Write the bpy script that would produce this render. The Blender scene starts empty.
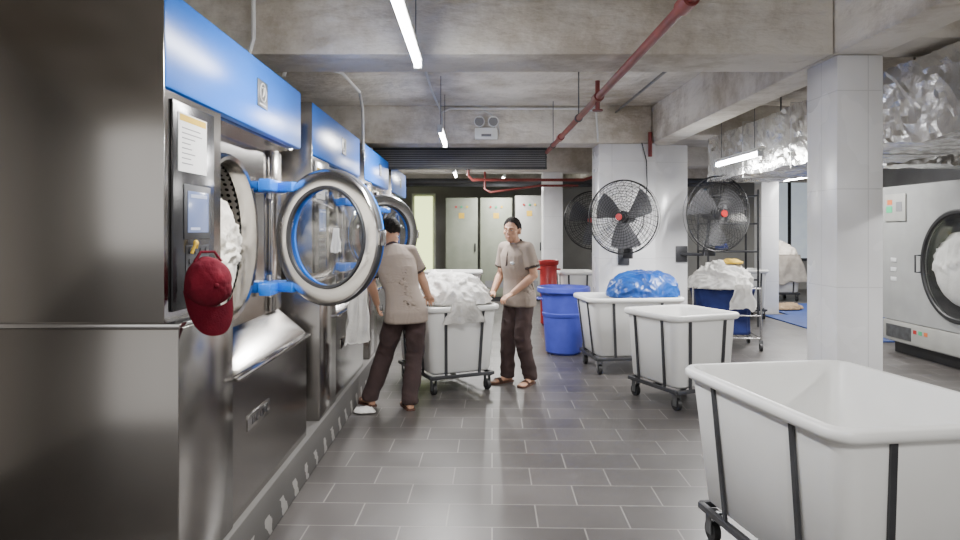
import bpy, bmesh, math, random
from mathutils import Vector as V, Matrix as M, noise
D=bpy.data; S=bpy.context.scene; COL=S.collection
R=math.radians; PI=math.pi
random.seed(4)
# ---------------------------------------------------------------- mesh helper
class MB:
    def __init__(s): s.bm=bmesh.new()
    def box(s,x0,x1,y0,y1,z0,z1,bev=0,m=None,seg=2):
        vs=bmesh.ops.create_cube(s.bm,size=1)['verts']
        for v in vs:
            v.co=V(((x0+x1)/2+v.co.x*(x1-x0),(y0+y1)/2+v.co.y*(y1-y0),(z0+z1)/2+v.co.z*(z1-z0)))
            if m: v.co=m@v.co
        if bev:
            es=list({e for v in vs for e in v.link_edges})
            bmesh.ops.bevel(s.bm,geom=es,offset=bev,segments=seg,profile=.5,affect='EDGES')
        return s
    def loft(s,rings,cap0=True,cap1=True,closed=False):
        rv=[[s.bm.verts.new(p) for p in r] for r in rings]
        n=len(rv[0]); k=len(rv)
        for i in range(k if closed else k-1):
            a=rv[i]; b=rv[(i+1)%k]
            for j in range(n):
                s.bm.faces.new((a[j],a[(j+1)%n],b[(j+1)%n],b[j]))
        if not closed:
            if cap0: s.bm.faces.new(list(reversed(rv[0])))
            if cap1: s.bm.faces.new(rv[-1])
        return s
    def tube(s,path,r,n=8,closed=False):
        P=[V(p) for p in path]; k=len(P)
        rr=r if isinstance(r,(list,tuple)) else [r]*k
        rings=[]; prev=None
        for i in range(k):
            if closed: t=(P[(i+1)%k]-P[i-1])
            else: t=P[min(i+1,k-1)]-P[max(i-1,0)]
            t.normalize()
            if prev is None:
                a=V((0,0,1)) if abs(t.z)<.9 else V((1,0,0))
                u=t.cross(a).normalized()
            else:
                u=(prev-t*prev.dot(t)).normalized()
            prev=u; w=t.cross(u)
            rings.append([P[i]+(u*math.cos(2*PI*j/n)+w*math.sin(2*PI*j/n))*rr[i] for j in range(n)])
        return s.loft(rings,closed=closed)
    def cyl(s,p0,p1,r,n=16,r2=None):
        return s.tube([p0,p1],[r,r if r2 is None else r2],n)
    def lathe(s,prof,m=None,n=48,closed=True):
        m=m or M.Identity(4)
        rings=[[m@V((r*math.cos(2*PI*j/n),r*math.sin(2*PI*j/n),h)) for j in range(n)] for r,h in prof]
        return s.loft(rings,closed=closed)
    def ell(s,c,rx,ry,rz,m=None,sub=3):
        vs=bmesh.ops.create_icosphere(s.bm,subdivisions=sub,radius=1)['verts']
        for v in vs:
            p=V((v.co.x*rx,v.co.y*ry,v.co.z*rz))+V(c)
            v.co=m@p if m else p
        return s
    def ring(s,c,rad,r,ax='z',n=48,k=6,m=None):
        pts=[]
        for j in range(n):
            a=2*PI*j/n; x,y=rad*math.cos(a),rad*math.sin(a)
            p=V((x,y,0)) if ax=='z' else (V((x,0,y)) if ax=='y' else V((0,x,y)))
            p=p+V(c); pts.append(m@p if m else p)
        return s.tube(pts,r,k,closed=True)

def newobj(name,me,parent=None,loc=(0,0,0),rz=0):
    o=D.objects.new(name,me); COL.objects.link(o); o.location=loc; o.rotation_euler=(0,0,rz)
    if parent: o.parent=parent
    return o
def finish(me,ang=38):
    me.polygons.foreach_set('use_smooth',[ang>0]*len(me.polygons))
    if ang>0:
        try: me.set_sharp_from_angle(angle=R(ang))
        except Exception: pass
def obj(name,mb,mt,parent=None,loc=(0,0,0),rz=0,ang=38):
    bmesh.ops.recalc_face_normals(mb.bm,faces=mb.bm.faces)
    me=D.meshes.new(name); mb.bm.to_mesh(me); mb.bm.free(); me.materials.append(mt); finish(me,ang)
    return newobj(name,me,parent,loc,rz)
def tag(o,label,cat,group=None):
    o['label']=label; o['category']=cat
    if group: o['group']=group
    return o
def thing(name,label,cat,loc=(0,0,0),rz=0,group=None):
    o=newobj(name,None,None,loc,rz); o.empty_display_size=.2
    return tag(o,label,cat,group)
def struct(name,mb,mt):
    o=obj(name,mb,mt); o['kind']='structure'; return o
def copy_tree(o,parent=None):
    c=o.copy(); COL.objects.link(c)
    if parent: c.parent=parent
    for ch in list(o.children): copy_tree(ch,c)
    return c
def remesh(mb,vox,it=3,fac=.5):
    me=D.meshes.new('t'); mb.bm.to_mesh(me); mb.bm.free()
    o=D.objects.new('t',me); COL.objects.link(o)
    a=o.modifiers.new('r','REMESH'); a.mode='VOXEL'; a.voxel_size=vox
    b=o.modifiers.new('s','SMOOTH'); b.iterations=it; b.factor=fac
    dg=bpy.context.evaluated_depsgraph_get(); dg.update()
    n=D.meshes.new_from_object(o.evaluated_get(dg)); D.objects.remove(o); D.meshes.remove(me)
    return n
def text(s,size,mt,name,parent,m):
    c=D.curves.new('t','FONT'); c.body=s; c.size=size; c.align_x='CENTER'; c.align_y='CENTER'; c.extrude=.001
    o=D.objects.new('t',c); COL.objects.link(o)
    dg=bpy.context.evaluated_depsgraph_get(); dg.update()
    me=D.meshes.new_from_object(o.evaluated_get(dg)); D.objects.remove(o); D.curves.remove(c)
    me.transform(m); me.materials.clear(); me.materials.append(mt)
    return newobj(name,me,parent)
def facing_x(p,sg=1):
    return M(((0,0,sg,p[0]),(sg,0,0,p[1]),(0,1,0,p[2]),(0,0,0,1)))
# ---------------------------------------------------------------- materials
def mat(name,c1,c2=None,rough=.5,metal=0,scale=4,bump=0,bscale=None,stretch=None,detail=6,emit=None,es=0,lo=.35,hi=.65,spec=None,bdist=.02):
    m=D.materials.new(name); m.use_nodes=True; N=m.node_tree.nodes; L=m.node_tree.links
    b=N['Principled BSDF']; b.inputs['Roughness'].default_value=rough; b.inputs['Metallic'].default_value=metal
    if spec is not None: b.inputs['Specular IOR Level'].default_value=spec
    c1=tuple(c1)+(1,); c2=tuple(c2)+(1,) if c2 else tuple(x*.85 for x in c1[:3])+(1,)
    tc=N.new('ShaderNodeTexCoord'); mp=N.new('ShaderNodeMapping'); L.new(tc.outputs['Object'],mp.inputs['Vector'])
    if stretch: mp.inputs['Scale'].default_value=stretch
    nz=N.new('ShaderNodeTexNoise'); nz.inputs['Scale'].default_value=scale; nz.inputs['Detail'].default_value=detail
    L.new(mp.outputs['Vector'],nz.inputs['Vector'])
    cr=N.new('ShaderNodeValToRGB'); cr.color_ramp.elements[0].position=lo; cr.color_ramp.elements[1].position=hi
    cr.color_ramp.elements[0].color=c2; cr.color_ramp.elements[1].color=c1
    L.new(nz.outputs['Fac'],cr.inputs['Fac']); L.new(cr.outputs['Color'],b.inputs['Base Color'])
    if bump:
        n2=N.new('ShaderNodeTexNoise'); n2.inputs['Scale'].default_value=bscale or scale*4; n2.inputs['Detail'].default_value=5
        L.new(mp.outputs['Vector'],n2.inputs['Vector'])
        bp=N.new('ShaderNodeBump'); bp.inputs['Strength'].default_value=bump; bp.inputs['Distance'].default_value=bdist
        L.new(n2.outputs['Fac'],bp.inputs['Height']); L.new(bp.outputs['Normal'],b.inputs['Normal'])
    if emit:
        b.inputs['Emission Color'].default_value=tuple(emit)+(1,); b.inputs['Emission Strength'].default_value=es
    return m
def brickmat(name,c1,c2,mortar,bw,rh,ms,rough,stretch_axes='xy',offset=.5,bump=.3,roughvar=.12,skew=0):
    m=D.materials.new(name); m.use_nodes=True; N=m.node_tree.nodes; L=m.node_tree.links; b=N['Principled BSDF']
    tc=N.new('ShaderNodeTexCoord'); rt=N.new('ShaderNodeMapping'); rt.inputs['Rotation'].default_value=(0,0,R(skew)); L.new(tc.outputs['Object'],rt.inputs['Vector'])
    sp=N.new('ShaderNodeSeparateXYZ'); cb=N.new('ShaderNodeCombineXYZ')
    L.new(rt.outputs['Vector'],sp.inputs[0])
    if stretch_axes=='xy':
        L.new(sp.outputs['X'],cb.inputs['X']); L.new(sp.outputs['Y'],cb.inputs['Y'])
    else:
        ad=N.new('ShaderNodeMath'); ad.operation='ADD'; L.new(sp.outputs['X'],ad.inputs[0]); L.new(sp.outputs['Y'],ad.inputs[1])
        L.new(ad.outputs[0],cb.inputs['X']); L.new(sp.outputs['Z'],cb.inputs['Y'])
    bt=N.new('ShaderNodeTexBrick'); bt.offset=offset
    bt.inputs['Scale'].default_value=1; bt.inputs['Brick Width'].default_value=bw; bt.inputs['Row Height'].default_value=rh
    bt.inputs['Mortar Size'].default_value=ms; bt.inputs['Mortar Smooth'].default_value=.1
    bt.inputs['Color1'].default_value=tuple(c1)+(1,); bt.inputs['Color2'].default_value=tuple(c2)+(1,); bt.inputs['Mortar'].default_value=tuple(mortar)+(1,)
    L.new(cb.outputs[0],bt.inputs['Vector'])
    nz=N.new('ShaderNodeTexNoise'); nz.inputs['Scale'].default_value=1.4; nz.inputs['Detail'].default_value=3; L.new(tc.outputs['Object'],nz.inputs['Vector'])
    gr=N.new('ShaderNodeMapRange'); gr.inputs['From Min'].default_value=.3; gr.inputs['From Max'].default_value=.7; gr.inputs['To Min'].default_value=.85; gr.inputs['To Max'].default_value=1.12
    L.new(nz.outputs['Fac'],gr.inputs['Value'])
    m2=N.new('ShaderNodeVectorMath'); m2.operation='SCALE'; L.new(bt.outputs['Color'],m2.inputs[0]); L.new(gr.outputs[0],m2.inputs['Scale'])
    L.new(m2.outputs[0],b.inputs['Base Color'])
    rg=N.new('ShaderNodeMapRange'); rg.inputs['From Min'].default_value=.3; rg.inputs['From Max'].default_value=.7; rg.inputs['To Min'].default_value=rough-roughvar; rg.inputs['To Max'].default_value=rough+roughvar
    L.new(nz.outputs['Fac'],rg.inputs['Value']); L.new(rg.outputs[0],b.inputs['Roughness'])
    bp=N.new('ShaderNodeBump'); bp.inputs['Strength'].default_value=bump; bp.inputs['Distance'].default_value=.004; bp.invert=True
    L.new(bt.outputs['Fac'],bp.inputs['Height']); L.new(bp.outputs['Normal'],b.inputs['Normal'])
    return m
def concmat(name,c1,c2,scale,stretch=None):
    m=mat(name,c1,c2,rough=.92,scale=scale,bump=.8,bscale=9,detail=12,bdist=.04,stretch=stretch,lo=.3,hi=.7)
    N=m.node_tree.nodes; L=m.node_tree.links; b=N['Principled BSDF']
    src=b.inputs['Base Color'].links[0].from_socket
    tc=N.new('ShaderNodeTexCoord'); mg=N.new('ShaderNodeTexNoise'); mg.inputs['Scale'].default_value=.7; mg.inputs['Detail'].default_value=10; mg.inputs['Roughness'].default_value=.74
    L.new(tc.outputs['Object'],mg.inputs['Vector'])
    cr=N.new('ShaderNodeValToRGB'); cr.color_ramp.elements[0].position=.40; cr.color_ramp.elements[1].position=.55
    cr.color_ramp.elements[0].color=(.60,.56,.505,1); cr.color_ramp.elements[1].color=(1,1,1,1)
    L.new(mg.outputs['Fac'],cr.inputs['Fac'])
    mx=N.new('ShaderNodeMixRGB'); mx.blend_type='MULTIPLY'; mx.inputs['Fac'].default_value=1
    L.new(src,mx.inputs[1]); L.new(cr.outputs['Color'],mx.inputs[2]); L.new(mx.outputs[0],b.inputs['Base Color'])
    return m
FLOOR=brickmat('floor_tile',(.070,.064,.061),(.096,.088,.084),(.215,.203,.188),.48,.30,.0042,.36,roughvar=.07,skew=1.5)
TILE=brickmat('white_wall_tile',(.80,.80,.81),(.83,.83,.84),(.66,.66,.67),.6,.6,.003,.25,'xz',offset=0,roughvar=.05)
CONC=concmat('rough_concrete',(.75,.71,.65),(.52,.49,.445),1.8)
CONCB=concmat('beam_concrete',(.83,.79,.73),(.60,.57,.52),2.2,(.5,.5,1.3))
PAINT=mat('grey_wall_paint',(.36,.355,.335),(.27,.265,.25),rough=.8,scale=1.2)
PAINTD=mat('reflection_streak_paint',(.42,.395,.365),(.16,.15,.138),rough=.8,scale=.55,stretch=(1,1.6,.12),detail=1)  # streaks invented to put dark and light gradients into the washer steel's reflections
STEEL=mat('brushed_stainless',(.48,.46,.438),(.43,.412,.393),rough=.16,metal=1,scale=2,stretch=(9,9,.4))
STEELV=mat('satin_stainless',(.45,.43,.407),(.42,.402,.382),rough=.17,metal=1,scale=1.2,stretch=(2,2,.5))
STEELD=mat('reflection_dimmed_stainless',(.32,.302,.283),(.29,.275,.26),rough=.18,metal=1,scale=1.2,stretch=(2,2,.5))  # stainless darkened in colour to offset bright reflections on the lower cabinet
CHROME=mat('polished_chrome',(.66,.65,.645),(.60,.59,.585),rough=.18,metal=1)
BLUE=mat('blue_enamel',(.006,.18,.80),(.005,.16,.74),rough=.3,scale=2)
BLACK=mat('black_plastic',(.02,.02,.022),(.014,.014,.015),rough=.45)
DGREY=mat('dark_grey_metal',(.075,.078,.085),(.05,.05,.055),rough=.45,metal=.5)
PANEL=mat('charcoal_panel',(.022,.022,.024),(.018,.018,.02),rough=.22)
GALV=mat('grey_steel_bar',(.22,.23,.24),(.15,.155,.16),rough=.4,metal=.8,scale=12)
SILV=mat('silver_plate',(.55,.55,.55),(.48,.48,.48),rough=.35,metal=.8)
WHITEP=mat('white_plastic',(.82,.82,.80),(.76,.76,.74),rough=.38,scale=2.5)
WHITEB=mat('white_enamel',(.74,.75,.75),(.68,.69,.69),rough=.4)
DRYER=mat('grey_dryer_enamel',(.32,.325,.32),(.28,.285,.28),rough=.4)
LINEN=mat('white_linen',(.80,.785,.755),(.72,.705,.675),rough=.95,scale=9,bump=.35,bscale=45)
CREAM=mat('cream_linen',(.76,.73,.66),(.66,.63,.56),rough=.95,scale=9,bump=.35,bscale=45)
BEIGE=mat('cream_towelling',(.70,.65,.57),(.58,.53,.46),rough=.95,scale=10,bump=.4,bscale=60)
BROWNC=mat('brown_cloth',(.36,.25,.15),(.28,.19,.11),rough=.95,scale=10)
YELLOW=mat('yellow_cloth',(.75,.50,.06),(.6,.38,.04),rough=.9)
BLUEB=mat('violet_blue_polythene',(.075,.10,.56),(.058,.078,.46),rough=.38,scale=6)
MATB=mat('blue_floor_mat',(.02,.06,.24),(.014,.045,.18),rough=.7,scale=6)
BAGB=mat('blue_plastic_film',(.010,.085,.35),(.005,.045,.23),rough=.3,scale=5,bump=.25,bscale=22)
NAVY=mat('navy_canvas',(.015,.03,.16),(.008,.015,.09),rough=.85)
REDB=mat('red_plastic',(.45,.03,.03),(.35,.02,.02),rough=.4)
REDP=mat('red_pipe_paint',(.26,.045,.036),(.17,.03,.026),rough=.45,scale=5)
CAPR=mat('maroon_cap_cloth',(.155,.008,.02),(.112,.005,.015),rough=.9,scale=20,bump=.15,bscale=120,spec=.2)
FOIL=mat('crumpled_foil',(.80,.80,.79),(.70,.70,.70),rough=.26,metal=.94,scale=8,bump=.4,bscale=18,bdist=.015)
PAPER=mat('white_paper',(.8,.8,.79),(.75,.75,.74),rough=.8)
SCREEN=mat('blue_screen',(.1,.13,.25),(.08,.1,.2),rough=.2,emit=(.22,.28,.46),es=.75)
SCRW=mat('pale_screen_graphic',(.3,.34,.45),(.28,.3,.4),rough=.3,emit=(.5,.55,.75),es=.6)
TUBE=mat('lit_tube',(1,1,1),(1,1,1),emit=(1,.99,.97),es=55)
GREENC=mat('grey_green_enamel',(.25,.27,.21),(.21,.23,.175),rough=.55)
BEIGEC=mat('pale_grey_enamel',(.35,.35,.325),(.31,.31,.29),rough=.5)
ORANGE=mat('orange_label',(.6,.16,.05),(.55,.14,.04),rough=.5)
GREEN=mat('green_label',(.05,.42,.2),(.04,.36,.17),rough=.5)
GREY=mat('printed_grey',(.2,.2,.21),(.17,.17,.18),rough=.6)
LGREY=mat('pale_grey_plastic',(.6,.61,.62),(.55,.56,.57),rough=.5)
DAY=mat('daylight_glazing',(.8,.9,.4),(.75,.85,.35),emit=(.88,1,.42),es=2.6)
DAY2=mat('dim_daylight_glazing',(.5,.55,.58),(.42,.46,.5),emit=(.8,.9,1),es=.45)
SKIN=mat('skin',(.54,.31,.205),(.47,.26,.17),rough=.6,scale=6)
SHIRT=mat('taupe_shirt_cloth',(.315,.257,.215),(.29,.236,.197),rough=.9,scale=4)
TRIM=mat('dark_brown_trim',(.05,.032,.028),(.04,.025,.02),rough=.85)
TROUS=mat('dark_brown_trousers',(.052,.030,.028),(.037,.022,.021),rough=.9,scale=8,bump=.3,bscale=14)
HAIR=mat('black_hair',(.026,.021,.018),(.007,.006,.006),rough=.75,scale=60,bump=.9,bscale=110,spec=.15)
SANDAL=mat('brown_rubber',(.10,.045,.03),(.07,.03,.02),rough=.7)
LIP=mat('lip',(.40,.19,.14),(.36,.165,.12),rough=.55)
EYEW=mat('eye_white',(.45,.41,.37),(.4,.37,.33),rough=.3)
def hazmat():
    m=mat('striped_kerb_paint',(.14,.14,.14),(.09,.09,.09),rough=.75); N=m.node_tree.nodes; L=m.node_tree.links; b=N['Principled BSDF']
    tc=N.new('ShaderNodeTexCoord'); sp=N.new('ShaderNodeSeparateXYZ'); L.new(tc.outputs['Object'],sp.inputs[0])
    a=N.new('ShaderNodeMath'); a.operation='MULTIPLY_ADD'; a.inputs[1].default_value=.6; L.new(sp.outputs['Z'],a.inputs[0]); L.new(sp.outputs['Y'],a.inputs[2])
    f=N.new('ShaderNodeMath'); f.operation='PINGPONG'; f.inputs[1].default_value=.13; L.new(a.outputs[0],f.inputs[0])
    nz=N.new('ShaderNodeTexNoise'); nz.inputs['Scale'].default_value=14; L.new(tc.outputs['Object'],nz.inputs['Vector'])
    ad=N.new('ShaderNodeMath'); ad.operation='MULTIPLY_ADD'; ad.inputs[1].default_value=.12; L.new(nz.outputs['Fac'],ad.inputs[0]); L.new(f.outputs[0],ad.inputs[2])
    g=N.new('ShaderNodeMath'); g.operation='GREATER_THAN'; g.inputs[1].default_value=.155; L.new(ad.outputs[0],g.inputs[0])
    zl=N.new('ShaderNodeMath'); zl.operation='LESS_THAN'; zl.inputs[1].default_value=.12; L.new(sp.outputs['Z'],zl.inputs[0])
    mu=N.new('ShaderNodeMath'); mu.operation='MULTIPLY'; L.new(g.outputs[0],mu.inputs[0]); L.new(zl.outputs[0],mu.inputs[1])
    mx=N.new('ShaderNodeMixRGB'); mx.inputs[1].default_value=(.10,.095,.09,1); mx.inputs[2].default_value=(.34,.33,.31,1); L.new(mu.outputs[0],mx.inputs['Fac'])
    L.new(mx.outputs[0],b.inputs['Base Color']); return m
KERB=hazmat()
DCY=1.0
def drummat():
    m=mat('perforated_drum_steel',(.3,.3,.3),(.25,.25,.25),rough=.35,metal=1); N=m.node_tree.nodes; L=m.node_tree.links; b=N['Principled BSDF']
    tc=N.new('ShaderNodeTexCoord'); sp=N.new('ShaderNodeSeparateXYZ'); L.new(tc.outputs['Object'],sp.inputs[0])
    y=N.new('ShaderNodeMath'); y.operation='SUBTRACT'; y.inputs[1].default_value=DCY; L.new(sp.outputs['Y'],y.inputs[0])
    z=N.new('ShaderNodeMath'); z.operation='SUBTRACT'; z.inputs[1].default_value=1.26; L.new(sp.outputs['Z'],z.inputs[0])
    at=N.new('ShaderNodeMath'); at.operation='ARCTAN2'; L.new(z.outputs[0],at.inputs[0]); L.new(y.outputs[0],at.inputs[1])
    def cell(src,k):
        q=N.new('ShaderNodeMath'); q.operation='MULTIPLY'; q.inputs[1].default_value=k; L.new(src,q.inputs[0])
        f=N.new('ShaderNodeMath'); f.operation='FRACT'; L.new(q.outputs[0],f.inputs[0])
        s=N.new('ShaderNodeMath'); s.operation='SUBTRACT'; s.inputs[1].default_value=.5; L.new(f.outputs[0],s.inputs[0])
        p=N.new('ShaderNodeMath'); p.operation='POWER'; p.inputs[1].default_value=2
        ab=N.new('ShaderNodeMath'); ab.operation='ABSOLUTE'; L.new(s.outputs[0],ab.inputs[0]); L.new(ab.outputs[0],p.inputs[0]); return p.outputs[0]
    u=cell(at.outputs[0],64/(2*PI)); v=cell(sp.outputs['X'],26)
    ad=N.new('ShaderNodeMath'); ad.operation='ADD'; L.new(u,ad.inputs[0]); L.new(v,ad.inputs[1])
    g=N.new('ShaderNodeMath'); g.operation='LESS_THAN'; g.inputs[1].default_value=.085; L.new(ad.outputs[0],g.inputs[0])
    mx=N.new('ShaderNodeMixRGB'); mx.inputs[1].default_value=(.45,.43,.41,1); mx.inputs[2].default_value=(.01,.01,.01,1); L.new(g.outputs[0],mx.inputs['Fac'])
    L.new(mx.outputs[0],b.inputs['Base Color']); return m
DRUM=drummat()
def glassmat():
    m=D.materials.new('door_glass'); m.use_nodes=True; N=m.node_tree.nodes; L=m.node_tree.links
    for n in list(N): N.remove(n)
    o=N.new('ShaderNodeOutputMaterial'); mx=N.new('ShaderNodeMixShader'); t=N.new('ShaderNodeBsdfTransparent'); g=N.new('ShaderNodeBsdfGlossy')
    t.inputs[0].default_value=(.96,.965,.965,1); g.inputs['Roughness'].default_value=.04; mx.inputs[0].default_value=.09
    L.new(t.outputs[0],mx.inputs[1]); L.new(g.outputs[0],mx.inputs[2]); L.new(mx.outputs[0],o.inputs[0]); return m
GLASS=glassmat()
# ---------------------------------------------------------------- camera
cd=D.cameras.new('camera'); cam=D.objects.new('camera',cd); COL.objects.link(cam)
cam.location=(0,0,1.55); cam.rotation_euler=(R(90),0,0)
cd.sensor_width=36; cd.lens=36*690/960; cd.shift_x=6/960; cd.shift_y=-40/960; cd.clip_start=.05; cd.clip_end=200
S.camera=cam
# ---------------------------------------------------------------- setting
XL,XR,YB,YF,ZC=-2.75,9.5,-3.6,18.0,3.08
struct('floor',MB().box(XL-.2,XR+.2,YB-.2,YF+.2,-.15,0),FLOOR)
struct('ceiling',MB().box(XL-.2,XR+.2,YB-.2,YF+.2,ZC,ZC+.2),CONC)
struct('wall_left',MB().box(XL-.2,XL,YB,YF,0,ZC),PAINTD)
struct('wall_right',MB().box(XR,XR+.2,YB,YF,0,ZC),PAINT)
struct('wall_far',MB().box(XL,XR,YF,YF+.2,0,ZC),PAINT)
for y0 in (4.2,8.5,12.7,16.6):
    struct('concrete_beam',MB().box(XL,2.19,y0,y0+.48,2.62,ZC,.012),CONCB)
    struct('concrete_beam',MB().box(2.49,XR,y0,y0+.48,2.72,ZC,.012),CONCB)
struct('concrete_beam',MB().box(2.2,2.48,YB,YF,2.62,ZC,.012),CONCB)
struct('tiled_pillar',MB().box(2.21,2.49,4.2,4.58,0,2.615,.004),TILE)
struct('tiled_pillar',MB().box(1.54,2.235,8.5,9.0,0,2.615,.004),TILE)
struct('tiled_pillar',MB().box(2.25,2.68,8.66,9.0,0,2.615,.004),TILE)
struct('tiled_pillar',MB().box(1.28,1.64,12.75,13.1,0,2.615,.004),TILE)
struct('tiled_pillar',MB().box(5.3,5.62,12.72,13.05,0,2.715,.004),TILE)
struct('machine_plinth',MB().box(XL,-1.03,2.1,11.3,0,.25,.01),KERB)
dr=struct('door_1',MB().box(-1.62,-1.0,YF-.05,YF-.002,0,2.5),WHITEB)
obj('daylit_pane',MB().box(-1.54,-1.08,YF-.075,YF-.052,.05,2.42),DAY,dr)
for i,(a,b_) in enumerate(((7.6,8.15),(8.25,8.8))):
    w=struct('window_%d'%(i+1),MB().box(a-.06,b_+.06,YF-.05,YF-.002,.75,2.85),DGREY)
    obj('window_pane',MB().box(a,b_,YF-.07,YF-.052,.82,2.78),DAY2,w)
# ---------------------------------------------------------------- washers
def plate_hole(y0,y1,z0,z1,cy,cz,r,x0,x1,n=64):
    mb=MB()
    def sq(a,x):
        c,s=math.cos(a),math.sin(a); ts=[]
        if c>1e-6: ts.append((y1-cy)/c)
        if c<-1e-6: ts.append((y0-cy)/c)
        if s>1e-6: ts.append((z1-cz)/s)
        if s<-1e-6: ts.append((z0-cz)/s)
        t=min(ts); return V((x,cy+c*t,cz+s*t))
    angs=sorted([2*PI*j/n+.001 for j in range(n)]+[math.atan2(z-cz,y-cy)%(2*PI) for y in (y0,y1) for z in (z0,z1)])
    ci=lambda x:[V((x,cy+r*math.cos(a),cz+r*math.sin(a))) for a in angs]
    return mb.loft([[sq(a,x1) for a in angs],ci(x1),ci(x0),[sq(a,x0) for a in angs]],closed=True)
XAX=lambda cy,cz:M(((0,0,1,0),(1,0,0,cy),(0,1,0,cz),(0,0,0,1)))
WG='row of industrial washing machines along the left'
def make_washer():
    t=thing('washing_machine','x','washing machine',(-1.05,2.45,.25),0,WG)
    CY,CZ=DCY,1.26
    obj('cabinet',MB().box(-1.5,-.055,.004,.56,.965,1.805).box(-1.5,-.2,1.66,1.92,.72,1.805,.004).box(-1.5,-.10,.004,1.92,1.8,2.17).box(-1.5,-1.2,.56,1.66,.72,1.8),STEELV,t)
    obj('side_panel',MB().box(-1.5,-.05,-.004,.004,.972,2.17,.002),STEELV,t)
    lo=MB().box(-1.5,0,0,.56,.0,.95,.006)
    prof=[(-1.5,0),(-.012,0),(-.012,.645),(-.03,.665),(-.19,.80),(-1.5,.80)]
    lo.loft([[V((x,y,z)) for x,z in prof] for y in (.56,1.92)])
    obj('lower_cabinet',lo,STEELD,t)
    obj('seam_strip',MB().box(-1.48,.005,-.005,.555,.95,.967,.003),CHROME,t)
    obj('front_plate',plate_hole(.56,1.92,.795,1.8,CY,CZ,.425,-.23,-.19),STEEL,t)
    obj('side_post',MB().box(-.19,-.165,1.70,1.9,.81,1.78,.004),STEEL,t)
    fa=obj('top_fascia',MB().box(-.10,-.045,0,1.92,1.81,2.17,.012),BLUE,t)
    em=obj('logo_badge',MB().box(-.045,-.040,1.03,1.20,1.93,2.07,.002),GALV,fa)
    obj('logo_ring',MB().ring((-.039,1.115,2.008),.047,.004,'x',36,6),LGREY,em)
    st=[(-.038,1.095,2.030),(-.038,1.110,2.033),(-.038,1.126,2.034),(-.038,1.124,2.015),(-.038,1.116,1.996),(-.038,1.104,1.984)]
    obj('logo_swoosh',MB().tube(st,[.002,.004,.005,.006,.005,.002],8),LGREY,em)
    obj('logo_caption',MB().box(-.041,-.039,1.06,1.17,1.942,1.949),LGREY,em)
    cp=obj('control_panel',MB().box(-.055,-.045,.06,.46,1.0,1.78,.004),PANEL,t)
    obj('screen_frame',MB().box(-.045,-.041,.15,.41,1.265,1.475,.003),DGREY,cp)
    obj('screen',MB().box(-.042,-.038,.18,.38,1.29,1.45,.002),SCREEN,cp)
    for a,b,c,d in ((.20,.36,1.425,1.438),(.20,.29,1.30,1.31)): obj('screen_graphic',MB().box(-.039,-.0365,a,b,c,d),SCRW,cp)
    obj('notice_paper',MB().box(-.045,-.042,.10,.37,1.52,1.74),PAPER,cp)
    obj('notice_header',MB().box(-.0425,-.0412,.11,.36,1.71,1.735),YELLOW,cp)
    mbl=MB()
    for i in range(8): mbl.box(-.0425,-.0412,.13,.20+.13*random.random(),1.55+i*.019,1.554+i*.019)
    obj('notice_print',mbl,GREY,cp)
    mb=MB().box(-.046,-.042,.17,.39,1.03,1.24)
    for i in range(5):
        for j in range(4): mb.cyl((-.046,.20+j*.053,1.22-i*.04),(-.037,.20+j*.053,1.22-i*.04),.012,10)
    obj('keypad',mb,DGREY,cp)
    obj('door_seat_ring',MB().lathe([(.42,-.24),(.42,-.17),(.41,-.155),(.39,-.16),(.38,-.24)],XAX(CY,CZ),64),STEEL,t)
    obj('drum',MB().lathe([(.382,-.25),(.395,-.5),(.395,-1.05),(.02,-1.1),(.02,-1.12),(.415,-1.12),(.415,-.25)],XAX(CY,CZ),64),DRUM,t)
    obj('ledge',MB().box(-.02,.022,.58,1.90,.632,.652,.006),STEEL,t)
    np_=obj('nameplate',MB().box(-.013,-.007,.78,1.12,.355,.43,.002),STEEL,t)
    text('THE',.06,BLACK,'nameplate_word',np_,facing_x((-.0065,.88,.393))); text('ONE',.06,BLACK,'nameplate_word',np_,facing_x((-.0065,1.025,.393)))
    for s in (-.29,.29): obj('hinge_bracket',MB().box(-.13,-.065,1.33,1.66,CZ+s-.032,CZ+s+.032,.006).box(-.19,-.1,1.50,1.66,CZ+s-.032,CZ+s+.032,.006),BLUE,t)
    YA=M(((1,0,0,.44),(0,0,1,0),(0,1,0,0),(0,0,0,1)))
    # broad flat polished ring
    door=obj('door',MB().lathe([(.376,-.022),(.379,-.012),(.379,.012),(.374,.02),(.31,.022),(.286,.015),(.282,-.010),(.286,-.024),(.294,-.028),(.368,-.030)],YA,72),CHROME,t,(-.13,1.56,CZ),R(-30))
    door.scale=(.98,.98,.98)
    obj('door_edge_band',MB().lathe([(.377,-.020),(.384,-.014),(.384,.010),(.378,.014)],YA,72),DGREY,door)
    obj('rear_trim_ring',MB().lathe([(.376,.014),(.376,.032),(.274,.036),(.274,.022)],YA,72),BLUE,door)
    obj('inner_seal_ring',MB().lathe([(.288,-.028),(.285,-.034),(.270,-.028),(.268,-.012),(.281,-.012)],YA,64),DGREY,door)
    prof=[(.276,-.003)]+[(.276*math.cos(a),-.003-.09*math.sin(a)) for a in (.3,.6,.9,1.2,1.45)]+[(.004,-.094)]
    obj('door_glass',MB().lathe(prof,YA,48,closed=False),GLASS,door)
    for s in (-.29,.29):
        obj('hinge_arm',MB().box(-.06,.21,-.045,.03,s-.028,s+.028,.008),BLUE,door)
        obj('hinge_pin',MB().cyl((-.01,0,s-.065),(-.01,0,s+.065),.020,14),CHROME,door)
    obj('door_latch',MB().box(.81,.84,-.025,.02,-.045,.045,.01),CHROME,door)
    return t
w1=make_washer()
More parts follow.
